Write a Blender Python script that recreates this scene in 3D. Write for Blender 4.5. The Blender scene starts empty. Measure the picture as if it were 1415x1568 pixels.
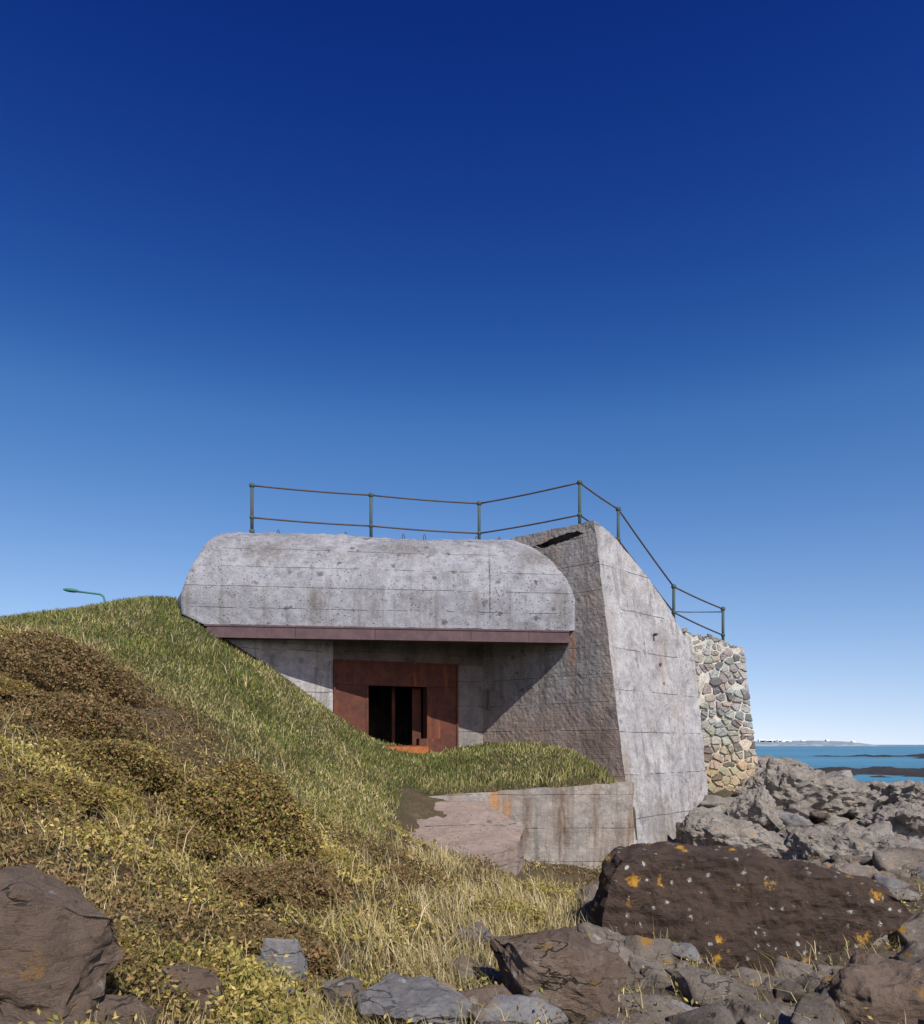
import bpy, bmesh, math, random
import numpy as np
from mathutils import Vector, noise as mn, Matrix
random.seed(7); rng=np.random.default_rng(11)
scene=bpy.context.scene
coll=scene.collection

# ---------------------------------------------------------------- helpers
def link(o,parent=None):
    coll.objects.link(o)
    if parent is not None: o.parent=parent
    return o
def empty(name):
    e=bpy.data.objects.new(name,None); coll.objects.link(e); return e
def mesh_obj(name,verts,faces,mat=None,parent=None,smooth=False):
    me=bpy.data.meshes.new(name); me.from_pydata([tuple(v) for v in verts],[],faces); me.update()
    if mat: me.materials.append(mat)
    if smooth: me.polygons.foreach_set('use_smooth',[True]*len(me.polygons))
    return link(bpy.data.objects.new(name,me),parent)
def bm_obj(name,bm,mat=None,parent=None,smooth=False):
    me=bpy.data.meshes.new(name); bm.to_mesh(me); bm.free()
    if mat: me.materials.append(mat)
    if smooth: me.polygons.foreach_set('use_smooth',[True]*len(me.polygons))
    return link(bpy.data.objects.new(name,me),parent)

class NT:
    def __init__(s,name):
        s.m=bpy.data.materials.new(name); s.m.use_nodes=True; s.t=s.m.node_tree; s.n=s.t.nodes
        s.p=s.n['Principled BSDF']; s.p.inputs['Roughness'].default_value=.9
        s.p.inputs['Specular IOR Level'].default_value=.25
        g=s.n.new('ShaderNodeNewGeometry'); s.pos=g.outputs['Position']
    def l(s,a,b): s.t.links.new(a,b)
    def setin(s,sock,v):
        if isinstance(v,bpy.types.NodeSocket): s.l(v,sock)
        elif isinstance(v,(tuple,list)):
            sock.default_value=(*v,1) if (len(v)==3 and sock.type=='RGBA') else v
        else: sock.default_value=v
    def map(s,scale=(1,1,1),rot=(0,0,0),loc=(0,0,0)):
        n=s.n.new('ShaderNodeMapping'); n.inputs['Scale'].default_value=scale; n.inputs['Rotation'].default_value=rot; n.inputs['Location'].default_value=loc
        s.l(s.pos,n.inputs['Vector']); return n.outputs[0]
    def noise(s,sc,det=6,rough=.6,vec=None,dist=0):
        n=s.n.new('ShaderNodeTexNoise'); n.inputs['Scale'].default_value=sc; n.inputs['Detail'].default_value=det
        n.inputs['Roughness'].default_value=rough; n.inputs['Distortion'].default_value=dist
        s.l(vec or s.pos,n.inputs['Vector']); return n.outputs['Fac']
    def vor(s,sc,feat='F1',vec=None,out='Distance',rand=1):
        n=s.n.new('ShaderNodeTexVoronoi'); n.feature=feat; n.inputs['Scale'].default_value=sc
        n.inputs['Randomness'].default_value=rand
        s.l(vec or s.pos,n.inputs['Vector']); return n.outputs[out]
    def ramp(s,f,a,b,va=0.,vb=1.):
        n=s.n.new('ShaderNodeMapRange'); s.setin(n.inputs['Value'],f)
        for k,v in (('From Min',a),('From Max',b),('To Min',va),('To Max',vb)): n.inputs[k].default_value=v
        n.interpolation_type='SMOOTHSTEP'; return n.outputs[0]
    def mix(s,f,a,b,mode='MIX'):
        n=s.n.new('ShaderNodeMix'); n.data_type='RGBA'; n.blend_type=mode
        s.setin(n.inputs[0],f); s.setin(n.inputs[6],a); s.setin(n.inputs[7],b); return n.outputs[2]
    def math(s,op,a,b=0.,c=0.):
        n=s.n.new('ShaderNodeMath'); n.operation=op
        s.setin(n.inputs[0],a); s.setin(n.inputs[1],b); s.setin(n.inputs[2],c); return n.outputs[0]
    def sep(s):
        n=s.n.new('ShaderNodeSeparateXYZ'); s.l(s.pos,n.inputs[0]); return n.outputs
    def attr(s,name='Col'):
        n=s.n.new('ShaderNodeAttribute'); n.attribute_name=name; return n.outputs['Color']
    def near(s,p,sc,r):
        n=s.n.new('ShaderNodeVectorMath'); n.operation='SUBTRACT'; s.l(s.pos,n.inputs[0]); n.inputs[1].default_value=p
        k=s.n.new('ShaderNodeVectorMath'); k.operation='MULTIPLY'; s.l(n.outputs[0],k.inputs[0]); k.inputs[1].default_value=sc
        q=s.n.new('ShaderNodeVectorMath'); q.operation='LENGTH'; s.l(k.outputs[0],q.inputs[0])
        return s.ramp(q.outputs['Value'],r,r*.15)
    def bump(s,h,dist=.02,strength=1.,prev=None):
        n=s.n.new('ShaderNodeBump'); n.inputs['Distance'].default_value=dist; n.inputs['Strength'].default_value=strength
        s.l(h,n.inputs['Height'])
        if prev: s.l(prev,n.inputs['Normal'])
        return n.outputs[0]
    def done(s,col,nrm=None,rough=None,metal=None):
        s.setin(s.p.inputs['Base Color'],col)
        if nrm: s.l(nrm,s.p.inputs['Normal'])
        if rough is not None: s.setin(s.p.inputs['Roughness'],rough)
        if metal is not None: s.setin(s.p.inputs['Metallic'],metal)
        return s.m

# ---------------------------------------------------------------- materials
def concrete(name,c1,c2,warm=.2,rustlow=0.,spots=.6,seam=.56,seamoff=.0,line_s=.75,board=.12,stains=(),lowtint=None,pits=.7,streak=.35,ps=17,pzr=(.46,.6)):
    t=NT(name); x,y,z=t.sep()
    big=t.ramp(t.noise(.9,5),.3,.7); fine=t.noise(24,7,.78); mid=t.noise(5,7,.72)
    col=t.mix(big,c1,c2)
    col=t.mix(t.ramp(mid,.38,.66,0,.6),col,(c1[0]*.62,c1[1]*.61,c1[2]*.61))
    blot=t.noise(1.7,6,.75,vec=t.map((1,1,1.2),loc=(3,9,4)))
    col=t.mix(t.ramp(blot,.5,.66,0,.6),col,(c1[0]*.52,c1[1]*.505,c1[2]*.50))
    col=t.mix(t.ramp(blot,.45,.32,0,.35),col,(c2[0]*1.2,c2[1]*1.2,c2[2]*1.2))
    col=t.mix(t.ramp(fine,.52,.72,0,.6),col,(c2[0]*1.3,c2[1]*1.3,c2[2]*1.3))
    col=t.mix(t.ramp(fine,.47,.3,0,.8),col,(c1[0]*.35,c1[1]*.35,c1[2]*.35))
    st=t.noise(1.,5,.65,vec=t.map((5,5,.30)))
    col=t.mix(t.ramp(st,.52,.66,0,streak),col,(.13,.115,.105))
    st2=t.noise(1.,5,.65,vec=t.map((3.5,3.5,.25),loc=(7,3,1)))
    col=t.mix(t.ramp(st2,.55,.75,0,.3),col,(c2[0]*1.35,c2[1]*1.33,c2[2]*1.3))
    wm=t.ramp(t.noise(1.3,4,.6,vec=t.map((1.3,1.3,.6))),.45,.7,0,warm)
    col=t.mix(wm,col,(.36,.27,.20))
    if lowtint:
        wz=t.ramp(t.math('ADD',z,t.math('MULTIPLY',t.noise(2.5,4),1.2)),lowtint[0]+.9,lowtint[0]-.6,0,lowtint[1]); col=t.mix(wz,col,lowtint[2])
    v=t.vor(3.2); m=t.math('ADD',v,t.math('MULTIPLY',t.math('SUBTRACT',t.noise(9,5,.7),.5),.8))
    zone=t.ramp(t.noise(.8,2),.40,.58)
    col=t.mix(t.math('MULTIPLY',t.ramp(m,.24,.12,0,spots),zone),col,(.10,.095,.09))
    pv=t.math('ADD',t.vor(ps,vec=t.map((1,1,1.3))),t.math('MULTIPLY',t.math('SUBTRACT',t.noise(50,3),.5),.35))
    pit=t.ramp(pv,.22,.08); pz=t.ramp(t.noise(1.7,4,.7),pzr[0],pzr[1])
    pit=t.math('MULTIPLY',pit,pz)
    col=t.mix(t.math('MULTIPLY',pit,pits),col,(.06,.055,.055))
    wob=t.math('MULTIPLY',t.math('SUBTRACT',t.noise(1.2,5,.7),.5),.09)
    f=t.math('FRACT',t.math('ADD',t.math('DIVIDE',t.math('ADD',z,seamoff),seam),wob))
    d=t.math('ABSOLUTE',t.math('SUBTRACT',f,.5))
    broken=t.ramp(t.noise(1.5,5,.75,vec=t.map((1,1,3))),.42,.56)
    line=t.math('MULTIPLY',t.ramp(d,.014*.56/seam+.004,.003),broken)
    col=t.mix(t.math('MULTIPLY',line,line_s),col,(.07,.065,.06))
    f2=t.math('FRACT',t.math('ADD',t.math('DIVIDE',z,seam/4),wob)); d2=t.math('ABSOLUTE',t.math('SUBTRACT',f2,.5))
    line2=t.ramp(d2,.05,.01,0,board)
    col=t.mix(t.math('MULTIPLY',line2,broken),col,(c1[0]*.5,c1[1]*.5,c1[2]*.5))
    if rustlow:
        r=t.noise(1.,6,.7,vec=t.map((3.2,1,.22)))
        col=t.mix(t.ramp(r,.53,.64,0,rustlow),col,(.20,.13,.085))
    for p,sc,rr,cc,am in stains:
        msk=t.math('MULTIPLY',t.near(p,sc,rr),t.ramp(t.noise(7,5,.7,vec=t.map((2,2,.5))),.35,.6,.25,am)); col=t.mix(msk,col,cc)
    h=t.math('ADD',t.math('MULTIPLY',fine,.6),t.math('MULTIPLY',mid,1.0))
    h=t.math('SUBTRACT',h,t.math('MULTIPLY',pit,.8)); h=t.math('SUBTRACT',h,t.math('MULTIPLY',line,1.0))
    h=t.math('SUBTRACT',h,line2)
    return t.done(col,t.bump(h,.03,.85),.92)
RS=(.36,.15,.05); DK=(.13,.115,.10)
M_roof=concrete('concrete_roof',(.265,.265,.285),(.355,.355,.38),.06,0,.95,.47,.12,.6,.05,pits=.85,ps=11,pzr=(.42,.55),streak=.45,stains=[((-3.15,16.8,3.1),(1,.3,.5),.3,DK,.8),((-1.9,17,3.0),(1,.3,.4),.16,DK,.8),((2.2,17.6,3.2),(1,.3,.5),.3,DK,.6),((.3,17.1,3.3),(1,.3,.3),.1,DK,.6),((.62,17.4,3.6),(1,.01,.02),.028,(.04,.04,.04),1.),((-4.4,17.2,4.3),(.5,.3,.9),.4,DK,.7),((-1.2,17.6,4.5),(.35,.3,.9),.35,DK,.7),((1.6,17.9,4.3),(.6,.3,.9),.35,DK,.7)])
M_wall=concrete('concrete_wall',(.37,.355,.355),(.50,.485,.48),.22,.0,.5,.93,.2,.65,.04,streak=.5,stains=[((4.68,18.5,1.5),(1,1,.22),.24,RS,.9),((4.95,18.7,1.3),(1,1,.2),.14,RS,.85),((4.5,18.4,2.2),(1,1,.2),.12,(.2,.15,.12),.8),((4.1,17.9,.9),(1,1,.15),.2,(.24,.2,.17),.6),((3.0,17.1,4.7),(1,1,.3),.3,DK,.6),((3.6,16.6,-.6),(1,1,.2),.3,(.25,.18,.12),.8),((5.2,18.9,-.5),(1,1,.2),.3,(.22,.18,.14),.8),((4.0,17.8,3.9),(1,1,.25),.14,(.18,.15,.13),.8),((5.5,19.3,1.2),(1,1,.2),.16,(.2,.16,.13),.8),((4.5,17.6,-1.8),(.5,.5,.6),.6,(.2,.17,.14),.7)],pits=.6)
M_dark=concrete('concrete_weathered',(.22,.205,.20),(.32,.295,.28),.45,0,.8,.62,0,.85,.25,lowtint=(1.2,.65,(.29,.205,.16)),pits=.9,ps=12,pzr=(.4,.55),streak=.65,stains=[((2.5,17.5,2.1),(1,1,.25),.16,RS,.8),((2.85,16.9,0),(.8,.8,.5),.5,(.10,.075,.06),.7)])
M_rec=concrete('concrete_recess_shaded',(.12,.10,.09),(.18,.155,.14),.3,0,.4,.62,0,.5,.1)  # concrete darkened in base colour to deepen the shade under the roof
M_rec2=concrete('concrete_recess_side_shaded',(.20,.185,.175),(.29,.265,.25),.3,0,.4,.62,0,.5,.1)  # paler recess concrete, its colour still lowered for the shade beside the door
M_pl=concrete('concrete_plinth',(.30,.27,.24),(.41,.37,.33),.5,.8,.4,.7,0,.5,.05,streak=.7,stains=[((.66,15.95,-1.3),(1,1,.3),.22,(.45,.2,.05),1.),((.95,16,-1.35),(1,1,.3),.13,(.42,.19,.05),1.),((1.35,16,-1.6),(1,1,.2),.2,(.14,.085,.055),1.),((2.1,16.1,-1.6),(1,1,.2),.26,(.14,.09,.06),1.),((2.8,16.1,-1.3),(1,1,.2),.16,(.16,.11,.08),.9),((3.3,16.2,-1.9),(1,1,.3),.2,(.17,.13,.10),.8)])
M_int=concrete('concrete_interior_shaded',(.03,.024,.02),(.05,.04,.033),.1)  # near-black concrete, the room's darkness is put into the colour

def rust(name,a,b,c):
    t=NT(name)
    n=t.noise(4,8,.7); n2=t.noise(30,5,.7); st=t.noise(1,5,.6,vec=t.map((9,9,.8)))
    col=t.mix(t.ramp(n,.35,.65),a,b); col=t.mix(t.ramp(st,.55,.72,0,.7),col,c)
    col=t.mix(t.ramp(n2,.55,.75,0,.5),col,(a[0]*.4,a[1]*.4,a[2]*.4))
    return t.done(col,t.bump(n2,.006,.8),.8)
M_rust=rust('rusted_steel',(.13,.045,.028),(.075,.03,.022),(.26,.085,.03))
M_rustb=rust('orange_rust',(.42,.14,.04),(.25,.08,.03),(.55,.25,.08))
M_beam=rust('oxide_painted_steel',(.12,.075,.08),(.085,.053,.058),(.16,.10,.10))
M_post=rust('green_painted_iron',(.05,.085,.08),(.07,.10,.085),(.14,.07,.04))
M_rail=rust('rusty_rail_iron',(.10,.075,.07),(.07,.06,.055),(.17,.08,.045))
M_lamp=rust('green_lamp_paint',(.05,.17,.14),(.06,.2,.16),(.05,.13,.11))

def rockmat(name,c1,c2,c3,lich=.5,white=.4,attr=False,bs=.05,dip=(.5,.25,0),crack=.4,stc=.6,lt=(.5,.62)):
    t=NT(name)
    big=t.noise(1.3,7,.65); fine=t.noise(18,9,.78); st=t.noise(1.,9,.75,vec=t.map((1.2,1.6,6),dip),dist=.4)
    if attr: base=t.mix(.0,t.attr(),c1)
    else: base=t.mix(t.ramp(big,.35,.65),c1,c2)
    col=t.mix(t.ramp(st,.5,.75,0,stc),base,c3)
    col=t.mix(t.ramp(fine,.48,.3,0,.85),col,(c1[0]*.3,c1[1]*.3,c1[2]*.3))
    col=t.mix(t.ramp(fine,.58,.75,0,.5),col,(min(1,c2[0]*1.6),min(1,c2[1]*1.6),min(1,c2[2]*1.6)))
    cn=t.noise(1.,5,.55,vec=t.map((1.3,1.1,3.0),dip,(5,2,8))); crk=t.ramp(t.math('ABSOLUTE',t.math('SUBTRACT',cn,.5)),.012,.0)
    crk=t.math('MULTIPLY',crk,t.ramp(t.noise(2.1,3),.42,.55))
    col=t.mix(t.math('MULTIPLY',crk,min(1,crack*1.8)),col,(.03,.025,.02))
    vv=t.math('ADD',t.vor(7),t.math('MULTIPLY',t.math('SUBTRACT',t.noise(22,6,.8),.5),1.1))
    col=t.mix(t.math('MULTIPLY',t.ramp(vv,.18,.10,0,white),t.ramp(t.noise(2.6,4,.7),lt[0]-.05,lt[1])),col,(.46,.45,.41))
    ov=t.math('ADD',t.vor(3.6),t.math('MULTIPLY',t.math('SUBTRACT',t.noise(14,6,.8),.5),1.3))
    col=t.mix(t.math('MULTIPLY',t.ramp(ov,.24,.14,0,lich),t.ramp(t.noise(1.3,4,.7),*lt)),col,(.46,.24,.03))
    h=t.math('ADD',t.math('MULTIPLY',st,1.6),t.math('MULTIPLY',fine,.9)); h=t.math('SUBTRACT',h,t.math('MULTIPLY',crk,.8*crack))
    h=t.math('ADD',h,t.math('MULTIPLY',big,1.2))
    return t.done(col,t.bump(h,bs,.95),.85)
M_rk=rockmat('shore_rock',(.18,.145,.115),(.30,.25,.205),(.44,.39,.33),1.,.7,lt=(.43,.55),bs=.06)
M_rklight=rockmat('pale_shore_rock',(.27,.235,.20),(.41,.365,.315),(.54,.485,.42),.6,.3,bs=.08)
M_rkbrown=rockmat('brown_boulder',(.058,.038,.028),(.076,.051,.038),(.092,.066,.05),.95,1.,bs=.03,crack=.25,stc=.35,lt=(.45,.56))
M_rknear=rockmat('brown_rock',(.16,.11,.08),(.24,.175,.13),(.34,.27,.21),.6,.6,crack=.6,bs=.06,lt=(.44,.56))
M_rkgrey=rockmat('grey_stone',(.17,.16,.16),(.28,.27,.265),(.44,.43,.42),.5,.6,bs=.035,crack=.4,lt=(.44,.56))
M_reef=rockmat('wet_reef_rock',(.035,.032,.03),(.05,.045,.04),(.08,.07,.06),.0,.0)
M_rub=rockmat('rubble_stone',(.25,.24,.22),(.28,.27,.26),(.42,.40,.37),.1,.5,attr=True,bs=.04)

t=NT('lime_mortar'); n=t.noise(9,7,.7); x,y,z=t.sep()
c=t.mix(t.ramp(n,.35,.65),(.42,.39,.34),(.60,.56,.49)); c=t.mix(t.ramp(z,1.5,-1,0,.6),c,(.50,.38,.22))
M_mortar=t.done(c,t.bump(n,.05,.9))

def leafmat(name,transl=.25):
    t=NT(name); col=t.attr(); t.p.inputs['Roughness'].default_value=.65
    t.setin(t.p.inputs['Base Color'],col)
    tr=t.n.new('ShaderNodeBsdfTranslucent'); t.l(col,tr.inputs['Color'])
    mx=t.n.new('ShaderNodeMixShader'); mx.inputs[0].default_value=transl
    t.l(t.p.outputs[0],mx.inputs[1]); t.l(tr.outputs[0],mx.inputs[2])
    t.l(mx.outputs[0],t.n['Material Output'].inputs['Surface']); return t.m
M_leaf=leafmat('leaf_blades')

t=NT('ground_soil'); a=t.attr(); n=t.noise(14,8,.75); n2=t.noise(2.5,5)
c=t.mix(t.ramp(n,.3,.7,.0,.75),a,t.mix(1.0,a,(.45,.42,.4),'MULTIPLY')); c=t.mix(t.ramp(n2,.55,.7,0,.2),c,(.26,.21,.16))
M_ground=t.done(c,t.bump(n,.06,.9))

t=NT('sea_water'); x,y,z=t.sep()
n=t.noise(1.,6,.65,vec=t.map((.25,.8,1))); n2=t.noise(.02,4,.6,vec=t.map((.4,1.6,1)))
c=t.mix(t.ramp(n2,.4,.6),(.03,.15,.22),(.05,.22,.30))
M_sea=t.done(c,t.bump(n,.25,.8),.3); t.p.inputs['Specular IOR Level'].default_value=.35

# ---------------------------------------------------------------- terrain
_tab=rng.random((256,256))
def vn(x,y,s=0):
    x=np.asarray(x,float)+s*17.3+500; y=np.asarray(y,float)+s*31.7+500
    xi=np.floor(x).astype(int); yi=np.floor(y).astype(int); fx=x-xi; fy=y-yi
    fx=fx*fx*(3-2*fx); fy=fy*fy*(3-2*fy); a=xi&255; b=(xi+1)&255; c=yi&255; d=(yi+1)&255
    return (_tab[a,c]*(1-fx)+_tab[b,c]*fx)*(1-fy)+(_tab[a,d]*(1-fx)+_tab[b,d]*fx)*fy
def fbm(x,y,s=0,o=4):
    r=0;a=.5;w=0
    for i in range(o): r=r+a*vn(x*2**i,y*2**i,s+i); w+=a; a*=.5
    return r/w
CP=np.array([
(-12,20,2.95),(-8.46,19,3.02),(-7.6,18,3.2),(-6.75,17.6,3.30),(-12,30,3.0),(-25,22,3.0),(-25,40,3.0),(-40,30,3.0),(-40,60,3.0),(-15,60,3.0),(0,30,2.6),(0,45,1.5),
(-5.99,16.5,2.75),(-5.54,16.4,2.47),(-4.98,16.5,2.02),(-3.98,16.9,1.40),(-2.89,17.3,.55),(-2.18,17.5,.02),(-1.29,17.5,-.34),
(-.12,18.4,-.25),(1.09,17.8,-.12),(2.26,17.0,-.28),(2.86,16.5,-.66),(-.88,15.7,-1.1),(1.23,16.2,-.98),(3.0,16.3,-.82),
(1.3,15.0,-2.2),(2.5,15.2,-2.5),(3.4,15.2,-2.6),(3.8,15.7,-2.5),(.14,13,-2.05),(-.7,13.3,-1.76),(4.9,17,-2.0),(6.2,19,-1.6),
(8.4,22,-.9),(12.5,25,-1.5),(14.9,25,-2.3),(23,40,-3.2),(10,40,-3),(15,60,-4.5),(5,60,-4.2),(30,45,-4),(45,60,-5),(40,20,-5),(60,20,-5),(25,15,-4),(20,8,-3.4),(12,14,-2.6),
(-1.3,13,-1.35),(-3.0,12.5,-.6),(-4.7,11,.37),(-5.6,11,1.2),(-6.3,10.5,1.25),(-4.6,8,-.07),(-2.8,6,-.85),(-2.7,4.5,-.85),(-1.9,5.5,-1.2),
(-1.14,6.5,-1.45),(-.77,4.4,-1.6),(-.05,7.5,-1.68),(-.03,4.5,-1.65),(1.38,8.5,-2.15),(.78,4.8,-1.8),(2.1,5.2,-1.95),(3.0,5.2,-1.98),(2.8,6.8,-2.25),(5.3,9,-2.35),(6,5,-2.3),
(-1.8,3,-1.15),(-1.4,3.6,-1.35),(-3.27,9.5,-.8),(-4.47,13,.5),(-6.4,15,2.0),(-3.5,15,.5),(-9,14,2.0),(-10,10,1.3),(-9,6,.8),(-6,3,-.2),(0,-3,-1.7),(5,-3,-2.2),(-6,-3,-.6),(12,0,-3),(-15,0,1.2),(-25,10,2.2),(-15,15,2.3),(-12,17,2.6),(3.5,12,-2.4),(6,15,-2.2)],float)
P=CP[:,:2]; 
def phi(r2): return np.where(r2>1e-9,.5*r2*np.log(np.maximum(r2,1e-9)),0)
K=phi(((P[:,None]-P[None])**2).sum(-1))+np.eye(len(P))*.01
Q=np.c_[np.ones(len(P)),P]
A=np.block([[K,Q],[Q.T,np.zeros((3,3))]]); sol=np.linalg.solve(A,np.r_[CP[:,2],0,0,0])
def base_h(x,y):
    x=np.asarray(x,float);y=np.asarray(y,float); out=sol[-3]+sol[-2]*x+sol[-1]*y
    for i in range(len(P)): out=out+sol[i]*phi((x-P[i,0])**2+(y-P[i,1])**2)
    return out
def sst(v,a,b):
    q=np.clip((v-a)/(b-a),0,1); return q*q*(3-2*q)
def w_rock(x,y):
    bx=np.interp(y,[0,4.5,6,8.5,13,15.5,17,20,30,60],[-.1,.0,.5,1.2,2.0,3.3,4.0,6.5,9,9])
    return sst(x-bx+(fbm(x*.9,y*.9,5)-.5)*1.6,-.35,.35)
def pl_edge(x): return 15.9+.0667*(x+1.2)
def w_green(x,y):
    g=sst(y+(fbm(x*.6,y*.6,9)-.5)*2.5+.25*(x+3),11.4,13.2)
    e=pl_edge(x); return g*(1-sst(x,-1.6,-.9)*(1-sst(y-e,-.02,.08)))
def w_scrub(x,y):
    return np.clip(sst(-x-.9*fbm(x*.5,y*.5,3)*3+1.1+ (fbm(x*1.3,y*1.3,12)-.5)*3,.0,1.2)+sst(fbm(x*1.2,y*1.2,21),.50,.60)*.9,0,1)*(1-w_green(x,y))
def H(x,y):
    x=np.asarray(x,float);y=np.asarray(y,float)
    h=base_h(x,y); wr=w_rock(x,y); ws=w_scrub(x,y)
    near=sst(-np.hypot(x,y),-60,-30)
    h=h+near*((fbm(x*1.1,y*1.1,30)-.5)*.18*(1-wr)*(1-.6*sst(y,15,16))+ ws*(1-wr)*(fbm(x*2.3,y*2.3,40,3)-.4)*.42)
    r=1-np.abs(2*fbm(x*.7+y*.3,y*1.1,50,5)-1)
    h=h+wr*near*((r-.8)*.7+(fbm(x*4,y*4,60,3)-.5)*.14)
    cut=-2.3-.12*(x-.4)+np.maximum(0,.7-x)*1.1+np.maximum(0,14.2-y)*.4+(fbm(x*2,y*2,66)-.5)*.2
    inz=(y<pl_edge(x)+.22)&(y>12)&(x<3.7)&(x>-2)
    h=np.where(inz,np.minimum(h,cut),h)
    cut2=-2.75+(x-3.6)*.42+(fbm(x*2,y*2,66)-.5)*.25
    inz2=(x>=3.7)&(x<6.2)&(y>15)&(y<16.6+(x-3.6)*1.15)
    h=np.where(inz2,np.minimum(h,cut2),h)
    room=(x>-2.9)&(x<1.5)&(y>17.83+(x+2.97)*.409)&(y<24)
    h=np.where(room,np.minimum(h,-.6),h)
    far=sst(np.hypot(x,y-15),55,110); h=h*(1-far)+(-6)*far
    return np.maximum(h,-6)
def axis(segs):
    out=[]
    for a,b,s in segs: out+=list(np.arange(a,b,s))
    return np.array(out+[segs[-1][1]])
gx=axis([(-4000,-400,900),(-400,-60,60),(-60,-12,2),(-12,-7,.3),(-7,8,.1),(8,14,.25),(14,60,1.5),(60,400,60),(400,4000,900)])
gy=axis([(-4000,-400,900),(-400,-30,60),(-30,-3,1.5),(-3,2,.25),(2,19,.1),(19,26,.25),(26,80,1.5),(80,400,40),(400,5000,900)])
X,Y=np.meshgrid(gx,gy); Z=H(X.ravel(),Y.ravel())
ny,nx=X.shape
V=np.c_[X.ravel(),Y.ravel(),Z]
ii=(np.arange(ny-1)[:,None]*nx+np.arange(nx-1)[None]).ravel()
F=np.c_[ii,ii+1,ii+nx+1,ii+nx]
def np_mesh(name,V,F,mat,col=None,parent=None,smooth=False):
    me=bpy.data.meshes.new(name); k=F.shape[1] if isinstance(F,np.ndarray) else None
    me.vertices.add(len(V)); me.vertices.foreach_set('co',np.ascontiguousarray(V,dtype=np.float32).ravel())
    me.loops.add(F.size); me.loops.foreach_set('vertex_index',F.ravel().astype(np.int32))
    me.polygons.add(len(F)); me.polygons.foreach_set('loop_start',(np.arange(len(F))*k).astype(np.int32))
    me.polygons.foreach_set('loop_total',np.full(len(F),k,np.int32))
    if smooth: me.polygons.foreach_set('use_smooth',np.ones(len(F),bool))
    me.update(calc_edges=True); me.validate()
    if col is not None:
        a=me.color_attributes.new('Col','FLOAT_COLOR','POINT')
        a.data.foreach_set('color',np.c_[col,np.ones(len(col))].astype(np.float32).ravel())
    me.materials.append(mat); return link(bpy.data.objects.new(name,me),parent)
xx,yy=X.ravel(),Y.ravel(); wr=w_rock(xx,yy)[:,None]; wg=w_green(xx,yy)[:,None]
gc=np.array([.12,.09,.05])*(1-wg)+np.array([.07,.07,.03])*wg
gc=gc*(1-wr)+np.array([.16,.125,.09])*wr
np_mesh('ground',V,F,M_ground,gc,smooth=True)

# ---------------------------------------------------------------- sea
sx=axis([(-4500,-300,600),(-300,300,20),(300,6000,600)]); sy=axis([(-4000,0,800),(0,300,10),(300,9000,700)])
SX,SY=np.meshgrid(sx,sy); n2,m2=SX.shape
sv=np.c_[SX.ravel(),SY.ravel(),np.full(SX.size,-3.5)]
si=(np.arange(n2-1)[:,None]*m2+np.arange(m2-1)[None]).ravel()
np_mesh('sea',sv,np.c_[si,si+1,si+m2+1,si+m2],M_sea,smooth=True)

# ---------------------------------------------------------------- rocks
def hull(seed,r,npts=16,L=.12,amp=.05,rot=None,strat=.03,maxit=6,boxy=.6):
    rd=random.Random(seed); bm=bmesh.new()
    for i in range(npts):
        v=Vector((rd.gauss(0,1),rd.gauss(0,1),rd.gauss(0,1))).normalized()
        m=max(abs(v.x),abs(v.y),abs(v.z)); v=v/(m**boxy)*rd.uniform(.82,1.0)
        bm.verts.new((v.x*r[0],v.y*r[1],v.z*r[2]))
    return hull_finish(bm,seed,L,amp,rot,strat,maxit)
def hull_finish(bm,seed,L,amp,rot,strat,maxit):
    res=bmesh.ops.convex_hull(bm,input=bm.verts)
    bmesh.ops.delete(bm,geom=[g for g in set(res['geom_interior']+res['geom_unused']) if isinstance(g,bmesh.types.BMVert)],context='VERTS')
    refine(bm,L,maxit); rough(bm,seed,amp,strat)
    if rot is not None: bmesh.ops.transform(bm,matrix=rot,verts=bm.verts)
    return bm
def refine(bm,L,maxit=6):
    for _ in range(maxit):
        es=[e for e in bm.edges if e.calc_length()>L]
        if not es or len(bm.verts)>12000: break
        bmesh.ops.subdivide_edges(bm,edges=es,cuts=1,use_grid_fill=True)
        bmesh.ops.triangulate(bm,faces=[f for f in bm.faces if len(f.verts)>3])
def rough(bm,seed,amp,strat):
    bm.normal_update(); o=Vector((seed*3.1%97,seed*7.7%89,seed*1.3%71)); new=[]
    for v in bm.verts:
        p=v.co+o
        d=mn.fractal(p*2.2,1.0,2.0,3)*amp+mn.fractal(p*8,1.0,2.0,3)*amp*.4
        q=p.z*7+p.x*1.4+mn.noise(p*1.2)*1.5
        d+=strat*(abs((q%1)-.5)*2-.5)**3*4*.5
        new.append(v.co+v.normal*d)
    for v,c in zip(bm.verts,new): v.co=c
    bm.normal_update()
def rock(name,c,r,seed,mat,rotz=0.,tilt=(0,0),npts=18,L=.09,amp=.05,strat=.03):
    R=Matrix.Rotation(rotz,4,'Z')@Matrix.Rotation(tilt[0],4,'X')@Matrix.Rotation(tilt[1],4,'Y')
    bm=hull(seed,r,npts,L,amp,R,strat); bmesh.ops.translate(bm,vec=Vector(c),verts=bm.verts)
    return bm_obj(name,bm,mat)
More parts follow.
